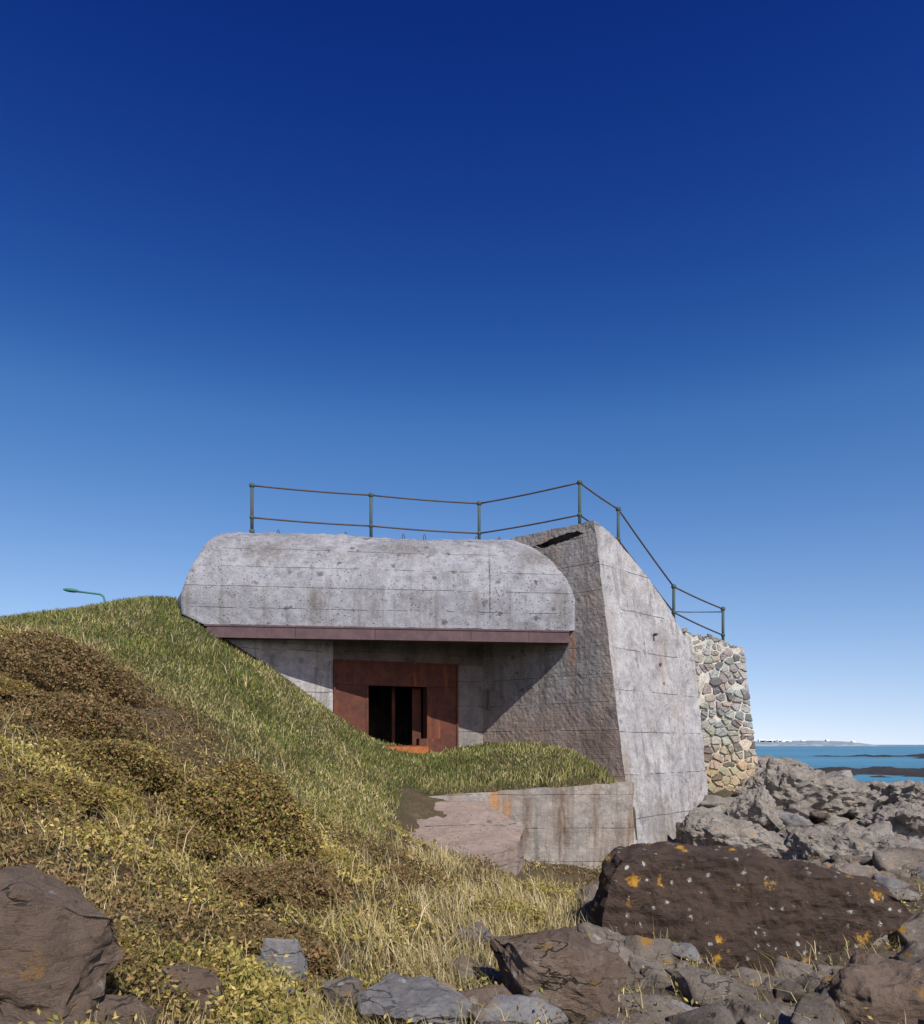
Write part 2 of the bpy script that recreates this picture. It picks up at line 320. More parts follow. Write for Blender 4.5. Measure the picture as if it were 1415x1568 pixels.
big=[((8.7,19.6,-1.35),(1.9,1.6,.85),3,M_rklight,.2,(.1,.12)),((7.2,14.6,-2.1),(1.2,1.2,.62),4,M_rklight,.6,(.1,-.1)),
((10.2,17.4,-2.0),(1.3,1.3,.7),5,M_rklight,.1,(0,.2)),((5.6,15.6,-1.95),(1.2,1.0,.6),6,M_rklight,-.3,(.1,.15)),
((4.2,14.4,-2.45),(.8,.8,.5),8,M_rk,.5,(.2,.1)),((6.3,11.9,-2.35),(1.0,.9,.5),9,M_rk,.1,(.1,.2)),
((7.0,17.6,-1.55),(.9,.9,.6),10,M_rklight,.8,(0,.3)),((12.2,21.5,-1.7),(1.8,1.5,.8),12,M_rklight,.4,(.1,.1)),
((8.9,13.2,-2.45),(1.1,1.,.55),13,M_rklight,.9,(0,.1)),((5.3,17.2,-2.1),(.6,.5,.5),14,M_rk,.3,(0,.1)),
((4.75,16.2,-2.45),(.6,.45,.42),31,M_rk,.7,(.1,.1)),((6.0,18.2,-1.75),(.55,.5,.42),32,M_rklight,.2,(.1,.2)),((3.9,12.6,-2.5),(.7,.6,.4),33,M_rk,.2,(.1,.2)),
((3.95,15.6,-2.85),(.5,.4,.3),39,M_rk,.2,(.1,.2)),((3.1,14.6,-2.75),(.5,.4,.3),40,M_rk,.9,(.1,.2)),
((2.0,11.2,-2.45),(.7,.6,.4),15,M_rk,.3,(.2,.1)),((5.0,10.2,-2.5),(.9,.7,.4),16,M_rk,.3,(.2,.1)),
((.60,5.15,-1.68),(.46,.55,.48),17,M_rknear,.5,(.2,.25)),((1.35,5.2,-1.98),(.46,.42,.30),18,M_rkgrey,.2,(.2,.1)),
((3.3,6.0,-2.15),(.65,.55,.46),19,M_rknear,.3,(.1,-.2)),((2.15,5.3,-2.05),(.5,.42,.26),20,M_rk,.9,(.1,.1)),
((1.35,7.6,-2.1),(.5,.4,.3),22,M_rk,.9,(.1,.3)),((.82,5.9,-1.82),(.26,.28,.28),25,M_rkgrey,.1,(.1,.3)),((.05,5.6,-1.72),(.24,.3,.18),35,M_rk,.6,(.1,.3)),
((1.75,6.6,-2.12),(.45,.38,.26),36,M_rk,.6,(.2,.2)),((2.7,7.2,-2.4),(.55,.42,.3),37,M_rknear,.1,(.2,.2)),((2.75,4.9,-2.0),(.4,.35,.22),38,M_rk,.1,(.2,.1)),
((-1.10,4.7,-1.38),(.17,.15,.24),23,M_rkgrey,.3,(.3,.2)),((-.27,4.5,-1.52),(.36,.3,.15),24,M_rkgrey,.1,(.35,.05)),
((.10,4.7,-1.62),(.24,.2,.17),42,M_rknear,.4,(.2,.1)),((-.72,4.75,-1.52),(.15,.14,.10),43,M_rk,.8,(.2,.1)),((.15,6.6,-1.68),(.2,.2,.16),44,M_rk,.8,(.2,.1)),
((-1.42,4.1,-1.32),(.24,.17,.15),26,M_rknear,.1,(.1,.3)),((-1.9,3.3,-.96),(.44,.42,.48),27,M_rknear,.3,(.1,.2)),((-1.75,3.0,-1.25),(.38,.3,.3),29,M_rknear,.3,(.1,.2)),((-1.55,3.35,-1.26),(.22,.2,.22),45,M_rknear,.9,(.1,.2))]
for i,(c,r,s,m,rz,tl) in enumerate(big):
    mx=max(r); rock('rock',c,r,s,m,rz,tl,L=max(.018,mx*.04) if c[1]<7 else mx*.06,amp=mx*.12,strat=mx*.06)
def boulder():
    fr=[(1.50,-2.02),(1.62,-1.45),(1.75,-1.24),(2.45,-1.22),(3.05,-1.28),(3.7,-1.40),(4.35,-1.55),(4.92,-1.70),(5.05,-1.95),(4.6,-2.15),(4.25,-2.55),(3.4,-2.68),(2.5,-2.62),(1.95,-2.3)]
    bm=bmesh.new()
    f=[bm.verts.new((x,8.55+.12*(z+1.2)+.08*(x-3)+random.uniform(-.03,.03),z+random.uniform(-.05,.05))) for x,z in fr]
    b=[bm.verts.new((3.3+(x-3.3)*.86+.2,9.75+.2*random.random(),z*.9-.28+.10)) for x,z in fr]
    mid=[bm.verts.new((x*1.0,9.0,z+.03+random.uniform(-.05,.05))) for x,z in fr]
    bm.faces.new(f); bm.faces.new(b[::-1]); n=len(f)
    for A_,B_ in ((f,mid),(mid,b)):
        for i in range(n): bm.faces.new((A_[i],B_[i],B_[(i+1)%n],A_[(i+1)%n]))
    bmesh.ops.triangulate(bm,faces=bm.faces[:]); bmesh.ops.recalc_face_normals(bm,faces=bm.faces[:])
    refine(bm,.06,8); rough(bm,41,.07,.025)
    bm_obj('boulder',bm,M_rkbrown)
boulder()
def merge_bms(name,items,mat,cols=None):
    VV=[];FF=[];CC=[];o=0
    for k,(bm,c) in enumerate(items):
        bm.verts.index_update(); co=np.array([v.co[:] for v in bm.verts])+np.array(c)
        fa=np.array([[v.index for v in f.verts] for f in bm.faces])+o
        VV.append(co);FF.append(fa);o+=len(co)
        if cols is not None: CC.append(np.tile(cols[k],(len(co),1)))
        bm.free()
    return np_mesh(name,np.vstack(VV),np.vstack(FF),mat,np.vstack(CC) if cols is not None else None)
for nm,m,N,sd in (('loose_rocks',M_rk,230,5),('loose_rocks',M_rklight,150,6),('loose_rocks',M_rkgrey,60,8)):
    rd=random.Random(sd); its=[]
    while len(its)<N:
        y=4.3*math.exp(rd.random()*1.75) if m is not M_rklight else rd.uniform(10,27)
        x=rd.uniform(-.6,.72*y+1.)
        if w_rock(x,y)<.5: continue
        if x>3.4 and x<8.4 and y>16.0+(x-3.6)*1.15: continue
        if x<3.9 and y>15.3: continue
        if 1.2<x<5.2 and 8.0<y<10: continue
        s=rd.choice([.08,.12,.2,.28,.35])*(.7+y*.055)
        if y<6.5: s=min(s,.26)
        z=float(H(x,y)); R=Matrix.Rotation(rd.random()*6,4,'Z')@Matrix.Rotation(.25+rd.uniform(-.2,.2),4,'X')
        its.append((hull(rd.randint(50,9999),(s*rd.uniform(.9,1.5),s,s*rd.uniform(.4,.8)),rd.randint(10,18),s*.22,s*.12,R,s*.06,3),(x,y,z+s*.12)))
    if m is M_rk:
        for k in range(22):
            y=rd.uniform(3.9,5.6); x=rd.uniform(-1.5,.3); s=rd.uniform(.035,.11); R=Matrix.Rotation(rd.random()*6,4,'Z')
            its.append((hull(rd.randint(50,9999),(s*1.3,s,s*.7),14,s*.3,s*.1,R,s*.05,3),(x,y,float(H(x,y))+s*.4)))
    merge_bms(nm,its,m)

# reefs offshore
def reef(name,x0,x1,y0,y1,n,sd,top):
    gx=np.linspace(x0,x1,n); gy=np.linspace(y0,y1,n//2); X,Y=np.meshgrid(gx,gy)
    e=np.minimum(1,np.minimum(np.minimum((X-x0),(x1-X))/(x1-x0)*6,np.minimum(Y-y0,y1-Y)/(y1-y0)*6))
    h=(fbm(X*.09,Y*.06,sd,5)-.5)*2.2*top+ (fbm(X*.5,Y*.5,sd+9,3)-.5)*.5 ; Z=-3.5+h*e-(1-e)*1.2+.2
    k=(np.arange(len(gy)-1)[:,None]*n+np.arange(n-1)[None]).ravel()
    np_mesh(name,np.c_[X.ravel(),Y.ravel(),Z.ravel()],np.c_[k,k+1,k+n+1,k+n],M_reef,smooth=False)
reef('reef',34,110,58,105,170,71,1.3)
reef('reef',85,300,175,240,180,75,1.5)

# far shore
def headland():
    xs=np.linspace(480,1000,120); vv=[];ff=[]
    for i,x in enumerate(xs):
        e=sst(np.array(x),480,560)*(1-sst(np.array(x),780,840)*.85)*(1-sst(np.array(x),960,1000))
        h=-4+float(e)*(8+5*float(fbm(x*.02,0,80)))
        vv+=[(x,1480,-4),(x,1500,-4+(h+4)*.5),(x,1560,h),(x,1800,h*.8),(x,1900,-4)]
    for i in range(119):
        for j in range(4): a=i*5+j; ff.append((a,a+5,a+6,a+1))
    t=NT('far_shore'); n=t.noise(.05,5); m=t.done(t.mix(t.ramp(n,.4,.6),(.19,.24,.28),(.30,.34,.37)))
    mesh_obj('distant_headland',vv,ff,m,smooth=True)
    t=NT('white_render'); m=t.done((.7,.71,.72)); vv=[];ff=[]
    rd=random.Random(3)
    for k in range(18):
        x=rd.choice([rd.uniform(565,650),rd.uniform(565,640),rd.uniform(600,820)]); y=1550; w=rd.uniform(5,14); h=rd.uniform(2,4.2); z=3.2+rd.uniform(-1,2); d=8; b=len(vv)
        vv+=[(x,y,z-4),(x+w,y,z-4),(x+w,y+d,z-4),(x,y+d,z-4),(x,y,z+h),(x+w,y,z+h),(x+w,y+d,z+h),(x,y+d,z+h),(x,y+d/2,z+h+1.5),(x+w,y+d/2,z+h+1.5)]
        ff+=[(b,b+1,b+5,b+4),(b+1,b+2,b+6,b+9,b+5),(b+2,b+3,b+7,b+6),(b+3,b,b+4,b+8,b+7),(b+4,b+5,b+9,b+8),(b+6,b+7,b+8,b+9)]
    mesh_obj('distant_houses',vv,ff,m)
headland()

# ---------------------------------------------------------------- bunker
bunker=empty('concrete_bunker')
def gridobj(name,rows,mat,parent,amp=.012,closed=False,skip=None,smooth=False):
    bm=bmesh.new(); g=[[bm.verts.new(p) for p in r] for r in rows]
    for i in range(len(g)-1):
        for j in range(len(g[i])-1):
            if skip and skip(Vector(rows[i][j])): continue
            bm.faces.new((g[i][j],g[i][j+1],g[i+1][j+1],g[i+1][j]))
    for v in bm.verts:
        n=mn.noise_vector(v.co*3.)*amp+mn.noise_vector(v.co*13.)*amp*.6
        v.co+=n
    bm.normal_update()
    return bm_obj(name,bm,mat,parent,smooth)
def lerp(a,b,t): return a+(b-a)*t
prof=[(0,2.57),(0,2.78),(0,3.0),(0,3.23),(.04,3.42),(.10,3.6),(.18,3.8),(.29,4.0),(.43,4.2),(.6,4.4),(.78,4.56),(.98,4.71),(1.2,4.83),(1.38,4.91),(1.5,4.94),(3.,4.95),(6,4.95)]
Lx=[-5.54,-5.96,-5.97,-5.97,-5.93,-5.89,-5.84,-5.79,-5.75,-5.70,-5.67,-5.63,-5.6,-5.56,-5.5,-5.5,-5.5]
def fy(x): return 16.5+.118*(x+5.54)
rows=[]
for k,((dy,z),lx) in enumerate(zip(prof,Lx)):
    r=[]
    tt=min(1,max(0,(z-3.2)/1.7)); bx=lerp(-7.0,-6.1,tt); by=lerp(18.6,19.2,tt)+dy*.4
    if k==0: bx=-6.5
    for q in np.linspace(0,1,14)[:-1]: r.append((lerp(bx,lx,q),lerp(by,fy(lx)+dy,q),z))
    x1=3.0 if dy<1.6 else 2.6
    for q in np.linspace(0,1,150):
        x=lerp(lx,x1,q); yy_=fy(x)+dy
        ztop=z
        if .35<dy<1.7: ztop=z+.03*math.sin(x*1.3)+.03*mn.noise(Vector((x*3,0,0)))+.02*mn.noise(Vector((x*9,0,5)))
        e=max(0,(x-1.2)/1.4); 
        if dy>.2: ztop-=e*e*.22*min(1,dy)
        r.append((x,yy_,ztop))
    rows.append(r)
gridobj('roof_shell',rows,M_roof,bunker,.018,smooth=True)
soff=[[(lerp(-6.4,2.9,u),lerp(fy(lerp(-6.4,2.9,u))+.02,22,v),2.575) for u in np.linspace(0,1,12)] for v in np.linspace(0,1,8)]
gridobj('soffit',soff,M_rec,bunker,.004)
def box(bm,x0,x1,y0,y1,z0,z1):
    vs=[bm.verts.new(p) for p in ((x0,y0,z0),(x1,y0,z0),(x1,y1,z0),(x0,y1,z0),(x0,y0,z1),(x1,y0,z1),(x1,y1,z1),(x0,y1,z1))]
    for f in ((0,3,2,1),(4,5,6,7),(0,1,5,4),(1,2,6,5),(2,3,7,6),(3,0,4,7)): bm.faces.new([vs[i] for i in f])
bm=bmesh.new(); box(bm,-6.6,2.6,22.0,25,-2,4.93); box(bm,2.0,5.4,21.6,25,-2,2.9); bm_obj('rear_block',bm,M_wall,bunker)

def C(z): return (2.94+(4.97-z)*.095,17.2-(4.97-z)*.121)
def R(z): return (5.88+(2.6-z)*.075,19.72-(2.6-z)*.09)
Sx=[0,.1,.216,.419,.572,.70,.831,.899,1.0]; Sz=[4.97,4.88,4.69,4.22,3.83,3.45,3.0,2.75,2.5]
def topz(s): return float(np.interp(s,Sx,Sz))
rows=[]
for s in np.linspace(0,1,70):
    r=[]; zt=topz(s)
    for q in np.linspace(0,1,110):
        z=lerp(zt,-3.3,q); c=C(z); e=R(z); r.append((lerp(c[0],e[0],s),lerp(c[1],e[1],s),z))
    rows.append(r)
gridobj('wing_side_wall',rows,M_wall,bunker,.02)
rows=[]
for s in np.linspace(0,1,50):
    zt=topz(s); c=C(zt); e=R(zt); x=lerp(c[0],e[0],s); y=lerp(c[1],e[1],s)
    rows.append([(x-2.44*q,y+2.05*q,zt+.0) for q in np.linspace(0,1,12)])
gridobj('wing_top',rows,M_wall,bunker,.02)
rows=[]
Ax,Ay=.5,19.25
zs=list(np.linspace(4.97,4.5,32))+list(np.linspace(4.45,-3.3,110))
for z in zs:
    r=[]
    for s in np.linspace(0,1,140):
        c=C(z)
        if s<.72: 
            a=s/.72; x=lerp(Ax,2.36,a); y=lerp(Ay,17.62,a)
        else:
            a=(s-.72)/.28; x=lerp(2.36,c[0],a); y=lerp(17.62,c[1],a)
        r.append((x,y,z))
    rows.append(r)
def gap(p):
    n=mn.noise(p*4)*.03+mn.noise(p*13)*.02; m=4.70+.05*math.sin(p.x*3)
    w=.085*min(1,max(0,(p.x-1.5)/.5))*min(1,max(0,(2.74-p.x)/.15))
    return m-w+n<p.z<m+w*.8+n*.6
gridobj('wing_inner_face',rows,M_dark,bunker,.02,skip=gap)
du=Vector((.9256,.3789,0)); nn=Vector((.3789,-.9256,0)); O=Vector((-2.97,17.8,0))
def LP(u,n,z): return O+du*u+nn*n+Vector((0,0,z))
def lbox(name,u0,u1,n0,n1,z0,z1,mat,parent=bunker,bev=.0):
    bm=bmesh.new(); vs=[bm.verts.new(LP(u,n,z)) for z in (z0,z1) for (u,n) in ((u0,n0),(u1,n0),(u1,n1),(u0,n1))]
    for f in ((0,3,2,1),(4,5,6,7),(0,1,5,4),(1,2,6,5),(2,3,7,6),(3,0,4,7)): bm.faces.new([vs[i] for i in f])
    bmesh.ops.recalc_face_normals(bm,faces=bm.faces[:])
    if bev: bmesh.ops.bevel(bm,geom=bm.edges[:],offset=bev,segments=2,affect='EDGES')
    return bm_obj(name,bm,mat,parent)
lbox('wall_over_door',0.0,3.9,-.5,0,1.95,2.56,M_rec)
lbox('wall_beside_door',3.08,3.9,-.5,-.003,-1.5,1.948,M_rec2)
rows=[[(lerp(-6.2,-2.97,u),lerp(16.62-.0,17.8,u) if u>0 else 16.62,lerp(2.57,-1.2,v)) for u in np.linspace(0,1,30)] for v in np.linspace(0,1,30)]
rows=[[ (x,lerp(16.68,17.8,(x+5.6)/(2.63)) if x>-5.6 else 16.68,z) for (x,y,z) in r] for r in rows]
gridobj('left_splay_wall',rows,M_wall,bunker,.008)
lbox('frame_jamb_left',0.005,.80,-.06,.03,-.8,1.38,M_rust,bev=.008)
lbox('frame_jamb_right',2.31,3.078,-.06,.03,-.8,1.38,M_rust,bev=.008)
lbox('frame_header',0.005,3.078,-.06,.034,1.383,1.947,M_rust,bev=.008)
lbox('frame_lip_top',-.0,3.10,.034,.075,1.90,1.96,M_rust,bev=.006)
lbox('frame_lip_left',.0,.05,.034,.07,-.8,1.9,M_rust,bev=.006)
lbox('frame_lip_right',3.04,3.09,.034,.07,-.8,1.9,M_rust,bev=.006)
lbox('inner_lip_left',.77,.83,-.25,.05,-.8,1.38,M_rust,bev=.006)
lbox('inner_lip_right',2.28,2.34,-.25,.05,-.8,1.38,M_rust,bev=.006)
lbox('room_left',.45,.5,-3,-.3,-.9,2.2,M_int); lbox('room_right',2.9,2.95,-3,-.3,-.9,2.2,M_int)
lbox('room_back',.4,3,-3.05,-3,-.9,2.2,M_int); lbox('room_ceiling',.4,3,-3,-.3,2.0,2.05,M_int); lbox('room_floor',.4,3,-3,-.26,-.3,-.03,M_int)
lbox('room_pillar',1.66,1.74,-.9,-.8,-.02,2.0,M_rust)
lbox('door_leaf',2.05,2.28,-.42,-.38,-.02,1.38,M_rust,bev=.005)
lbox('sill_plate',.7,2.3,-.25,.28,-.2,-.02,M_rust,bev=.01)
lbox('threshold_rust',1.0,2.2,.285,.40,-.3,-.05,M_rustb,bev=.02)
lbox('fallen_plate',2.0,2.6,.05,.3,-.3,.14,M_rust,bev=.01)
bm=bmesh.new()
def beam(x0,x1,o0,o1,z0,z1):
    vs=[]
    for z in (z0,z1):
        for x,o in ((x0,o0),(x1,o0),(x1,o1),(x0,o1)): vs.append(bm.verts.new((x,fy(x)+o,z)))
    for f in ((0,1,5,4),(1,2,6,5),(2,3,7,6),(3,0,4,7),(4,5,6,7),(3,2,1,0)): bm.faces.new([vs[i] for i in f])
xs=[-5.45,-3.6,-1.9,.2,1.5,2.42]
for a,b in zip(xs[:-1],xs[1:]): beam(a+.004,b-.004,-.012,.10,2.315,2.565)
beam(-5.4,2.42,-.05,.26,2.285,2.312); beam(-5.5,2.42,-.03,-.013,2.53,2.567)
bm_obj('lintel_beam',bm,M_beam,bunker)
def prism(name,pts,zt,zb,mat,parent,seg=.15,amp=.03,seed=3):
    bm=bmesh.new(); n=len(pts)
    t=[bm.verts.new((p[0],p[1],z)) for p,z in zip(pts,zt)]; b=[bm.verts.new((p[0],p[1],z)) for p,z in zip(pts,zb)]
    bm.faces.new(t); bm.faces.new(b[::-1])
    for i in range(n): bm.faces.new((t[i],b[i],b[(i+1)%n],t[(i+1)%n]))
    bmesh.ops.triangulate(bm,faces=bm.faces[:]); bmesh.ops.recalc_face_normals(bm,faces=bm.faces[:]); refine(bm,seg,6)
    for v in bm.verts: v.co+=mn.noise_vector(v.co*2.5+Vector((seed,0,0)))*amp+mn.noise_vector(v.co*9)*amp*.4
    bm.normal_update(); return bm_obj(name,bm,mat,parent)
prism('plinth',[(-1.2,15.9),(3.6,16.22),(3.4,16.95),(-1.2,16.55)],[-1.10,-.80,-.80,-1.10],[-3.4]*4,M_pl,bunker,.1,.025)
prism('ledge_slab',[(-2.1,14.6),(-1.2,15.85),(.45,15.85),(1.2,15.0),(1.0,14.2),(.3,13.3),(-.8,12.9)],[-1.22,-1.16,-1.16,-1.62,-1.85,-1.98,-1.62],[-1.9,-1.9,-2.6,-2.8,-2.8,-2.7,-2.3],M_dark,bunker,.09,.04)
def tube(bm,pts,r,n=8):
    pts=[Vector(p) for p in pts]; rings=[]
    for i,p in enumerate(pts):
        d=(pts[min(i+1,len(pts)-1)]-pts[max(i-1,0)]).normalized()
        a=d.orthogonal().normalized(); b=d.cross(a)
        if i and rings:
            a=(rings[-1][0].co-pts[i-1]); a=(a-d*a.dot(d)).normalized(); b=d.cross(a)
        rings.append([bm.verts.new(p+(a*math.cos(2*math.pi*k/n)+b*math.sin(2*math.pi*k/n))*r) for k in range(n)])
    for A_,B_ in zip(rings[:-1],rings[1:]):
        for k in range(n): bm.faces.new((A_[k],A_[(k+1)%n],B_[(k+1)%n],B_[k]))
    bm.faces.new(rings[0][::-1]); bm.faces.new(rings[-1])
def ball(bm,c,r): bmesh.ops.create_uvsphere(bm,u_segments=12,v_segments=8,radius=r,matrix=Matrix.Translation(c))
bm=bmesh.new()
for x in (-4.3,-2.75,-1.4,-.9,.35,.9,1.6):
    y=fy(x)+1.45; w=.02; tube(bm,[(x-w,y,4.85),(x-w,y,4.99),(x,y,5.03),(x+w,y,4.99),(x+w*2,y,4.9)],.011,5)
tube(bm,[(.62,19.0,.85),(.64,18.98,1.35)],.03,6)  # added dark bar, stands in for a narrow dark slit in the wall
for x,y,z in ((4.62,18.45,1.9),(4.7,18.5,1.45),(4.5,18.35,2.6)): tube(bm,[(x,y+.1,z),(x+.1,y-.12,z)],.035,6)
bm_obj('iron_fittings_slit_bar',bm,M_rail,bunker)

# ---------------------------------------------------------------- railing
rail=empty('metal_railing')
posts=[(-4.89,18.0,4.9,6.03),(-2.2,18.7,4.9,6.03),(.43,19.35,4.9,6.03),(2.71,17.8,4.9,6.03),(3.72,18.4,4.5,5.60),(5.34,19.5,3.0,3.98),(7.09,21.0,2.6,3.68)]
bm=bmesh.new(); br=bmesh.new()
for x,y,z0,z1 in posts:
    tube(bm,[(x,y,z0),(x,y,z1)],.038,10); ball(bm,(x,y,z1),.066); ball(bm,(x,y,lerp(z0,z1,.34)),.058); tube(bm,[(x,y,z0),(x,y,z0+.10)],.06,10)
for (a,b) in zip(posts[:-1],posts[1:]):
    for fr_ in (1.0,.34):
        za=lerp(a[2],a[3],fr_); zb=lerp(b[2],b[3],fr_); m=[]
        for q in np.linspace(0,1,9): m.append((lerp(a[0],b[0],q),lerp(a[1],b[1],q),lerp(za,zb,q)-.02*math.sin(math.pi*q)))
        tube(br,m,.021,8)
tube(br,[(5.34,19.5,3.35),(6.6,22.5,3.85),(7.09,21.0,3.6)],.016,6)
bm_obj('posts',bm,M_post,rail,True); bm_obj('rails',br,M_rail,rail,True)

# ---------------------------------------------------------------- rubble wall
wall=empty('rubble_stone_wall')
bm=bmesh.new()
def wtop(s): return 2.98-.30*min(1,max(0,s))-.06*math.sin(s*9)
def wl(s,z,d=0):
    x=5.75+ s*1.9+(2.8-z)*.10*s; y=19.95+s*1.15-(2.8-z)*.06
    return Vector((x-.5*d,y+.86*d,z))
vs=[bm.verts.new(p) for p in (wl(0,2.9),wl(.99,2.60),wl(.99,2.60,3),wl(0,2.9,3),wl(0,-2.6),wl(.99,-2.6),wl(.99,-2.6,3),wl(0,-2.6,3))]
for f in ((0,1,2,3),(4,7,6,5),(0,4,5,1),(1,5,6,2),(2,6,7,3),(3,7,4,0)): bm.faces.new([vs[i] for i in f])
bmesh.ops.triangulate(bm,faces=bm.faces[:]); refine(bm,.08,7)
for v in bm.verts: v.co+=mn.noise_vector(v.co*4)*.03+mn.noise_vector(v.co*15)*.016
bm_obj('mortar_core',bm,M_mortar,wall)
pal=[(.34,.325,.305),(.27,.26,.25),(.15,.148,.15),(.38,.345,.28),(.31,.28,.25),(.42,.40,.37),(.36,.355,.34)]
def clip(poly,m,n):
    out=[]
    for i in range(len(poly)):
        a,b=poly[i],poly[(i+1)%len(poly)]; da=(a[0]-m[0])*n[0]+(a[1]-m[1])*n[1]; db=(b[0]-m[0])*n[0]+(b[1]-m[1])*n[1]
        if da<=0: out.append(a)
        if da*db<0: q=da/(da-db); out.append((a[0]+(b[0]-a[0])*q,a[1]+(b[1]-a[1])*q))
    return out
def cells(W,z0,z1,n,rd,asp=.66):
    pts=[]; tries=0; md=.27
    while len(pts)<n and tries<30000:
        tries+=1
        if tries%400==0: md*=.96
        p=(rd.uniform(0,W),rd.uniform(z0,z1)/asp)
        if all((p[0]-q[0])**2+(p[1]-q[1])**2>(md*rd.uniform(.5,1.45))**2 for q in pts): pts.append(p)
    out=[]
    for i,p in enumerate(pts):
        poly=[(0,z0/asp),(W,z0/asp),(W,z1/asp),(0,z1/asp)]
        for j,q in enumerate(pts):
            if i==j: continue
            d=(q[0]-p[0],q[1]-p[1]); L=math.hypot(*d)
            if L>1.6: continue
            g=rd.uniform(.010,.045)/L; poly=clip(poly,(p[0]+d[0]*(.5-g),p[1]+d[1]*(.5-g)),d)
            if len(poly)<3: break
        if len(poly)>=3: out.append([(a,b*asp) for a,b in poly])
    return out
its=[];cols=[];rd=random.Random(9)
def stone(poly,place):
    if rd.random()<.07: return
    cx=sum(p[0] for p in poly)/len(poly); cz=sum(p[1] for p in poly)/len(poly); bm=bmesh.new()
    pr=rd.uniform(.008,.035)
    for (a,b) in poly:
        for dd,k in ((.08,.99),(-pr*.7,.97),(-pr,rd.uniform(.86,.95))):
            bm.verts.new(place(cx+(a-cx)*k,cz+(b-cz)*k,dd))
    its.append((hull_finish(bm,rd.randint(0,9999),.05,.03,None,.0,3),(0,0,0)))
    c=pal[rd.randrange(7)]; o=sst(np.array(-cz),-.8,1.2)*.8; cols.append([c[0]*(1+.4*o)*rd.uniform(.85,1.15),c[1]*(1+.1*o),c[2]*(1-.35*o)])
for poly in cells(2.2,-2.3,2.95,210,rd):
    poly=[(a,min(b,wtop(a/2.2)-.04)) for a,b in poly]; stone(poly,lambda a,b,d:wl(a/2.2,b,d))
def endp(a,b,d):
    p=wl(.99,b,a); return p+Vector((-.86,-.5,0))*(d)
for poly in cells(2.8,-2.3,2.62,190,rd): stone(poly,endp)
for k in range(11):
    s=k/10.5; p=wl(s,wtop(s)-.04,.12); its.append((hull(rd.randint(0,9999),(rd.uniform(.09,.18),.15,rd.uniform(.04,.10)),14,.06,.02,Matrix.Rotation(.54,4,'Z')@Matrix.Rotation(rd.uniform(-.3,.3),4,'Y'),.0,3,.7),p)); cols.append(list(pal[rd.randrange(7)]))
o=merge_bms('stones',its,M_rub,cols); o.parent=wall

# ---------------------------------------------------------------- street lamp
lamp=empty('street_lamp'); bm=bmesh.new()
lx,ly=-20.8,45.
tube(bm,[(lx,ly,3),(lx,ly,5),(lx,ly,8.35),(lx-.06,ly,8.6),(lx-.25,ly,8.74),(lx-1.2,ly,8.86),(lx-1.6,ly,8.9)],.06,8); tube(bm,[(lx,ly,3),(lx,ly,4.6)],.10,8)
bm_obj('pole',bm,M_lamp,lamp,True)
bm=bmesh.new(); bmesh.ops.create_uvsphere(bm,u_segments=14,v_segments=8,radius=1,matrix=Matrix.Translation((lx-1.95,ly,8.97))@Matrix.Rotation(.12,4,'Y')@Matrix.Diagonal((.48,.18,.12,1)))
bm_obj('lamp_head',bm,M_lamp,lamp,True)

# ---------------------------------------------------------------- vegetation
def blades(x,y,z,h,w,lean,az,col):
    n=len(x); ca,sa=np.cos(az),np.sin(az); fz=rng.random(n)*6.283; wx,wy=np.cos(fz)*w/2,np.sin(fz)*w/2
    b=np.c_[x,y,z]; m=b+np.c_[ca*lean*h*.35,sa*lean*h*.35,h*.55]; t=b+np.c_[ca*lean*h,sa*lean*h,h*(1-.25*lean)]
    W=np.c_[wx,wy,np.zeros(n)]
    V=np.stack([b-W,b+W,m+W*.75,m-W*.75,t+W*.12,t-W*.12],1).reshape(-1,3)
    i=np.arange(n)*6; F=np.stack([np.c_[i,i+1,i+2,i+3],np.c_[i+3,i+2,i+4,i+5]],1).reshape(-1,4)
    return V,F,np.repeat(col,6,0)
def leaves(x,y,z,s,col):
    n=len(x); a=rng.normal(size=(n,3)); a/=np.linalg.norm(a,axis=1)[:,None]; b=rng.normal(size=(n,3)); b[:,2]*=.6; b=np.cross(a,b); b/=np.linalg.norm(b,axis=1)[:,None]
    c=np.c_[x,y,z]; S=s[:,None]
    V=np.stack([c-a*S,c+b*S*.45,c+a*S,c-b*S*.45],1).reshape(-1,3); i=np.arange(n)*4
    return V,np.c_[i,i+1,i+2,i+3],np.repeat(col,4,0)
def pick(pal,n,jit=.25):
    pal=np.array(pal); c=pal[rng.integers(0,len(pal),n)]; return c*(1+rng.uniform(-jit,jit,(n,1)))
def join(name,parts,mat):
    o=0;VV=[];FF=[];CC=[]
    for V,F,C_ in parts: VV.append(V);FF.append(F+o);CC.append(C_);o+=len(V)
    return np_mesh(name,np.vstack(VV),np.vstack(FF),mat,np.vstack(CC))
def outside(x,y):
    lim=np.interp(x,[-7.2,-6.9,-5.96,-5.6,-4.9,-2.97,.45,2.36,3.4,3.5,6.2,8,8.1],[99,18.4,16.4,16.45,16.75,17.75,19.1,17.5,16.6,16.,19.,20.8,99])
    return (y<lim)
def onslab(x,y): return (x>-1.5)&(x<1.15)&(y>13.4)&(y<15.85)
def scat(n,y0,y1,left,right):
    y=y0*np.exp(rng.random(n)*math.log(y1/y0)); x=rng.uniform(0,1,n)*(left*y+1.2+right*y+1.2)-(left*y+1.2); return x,y
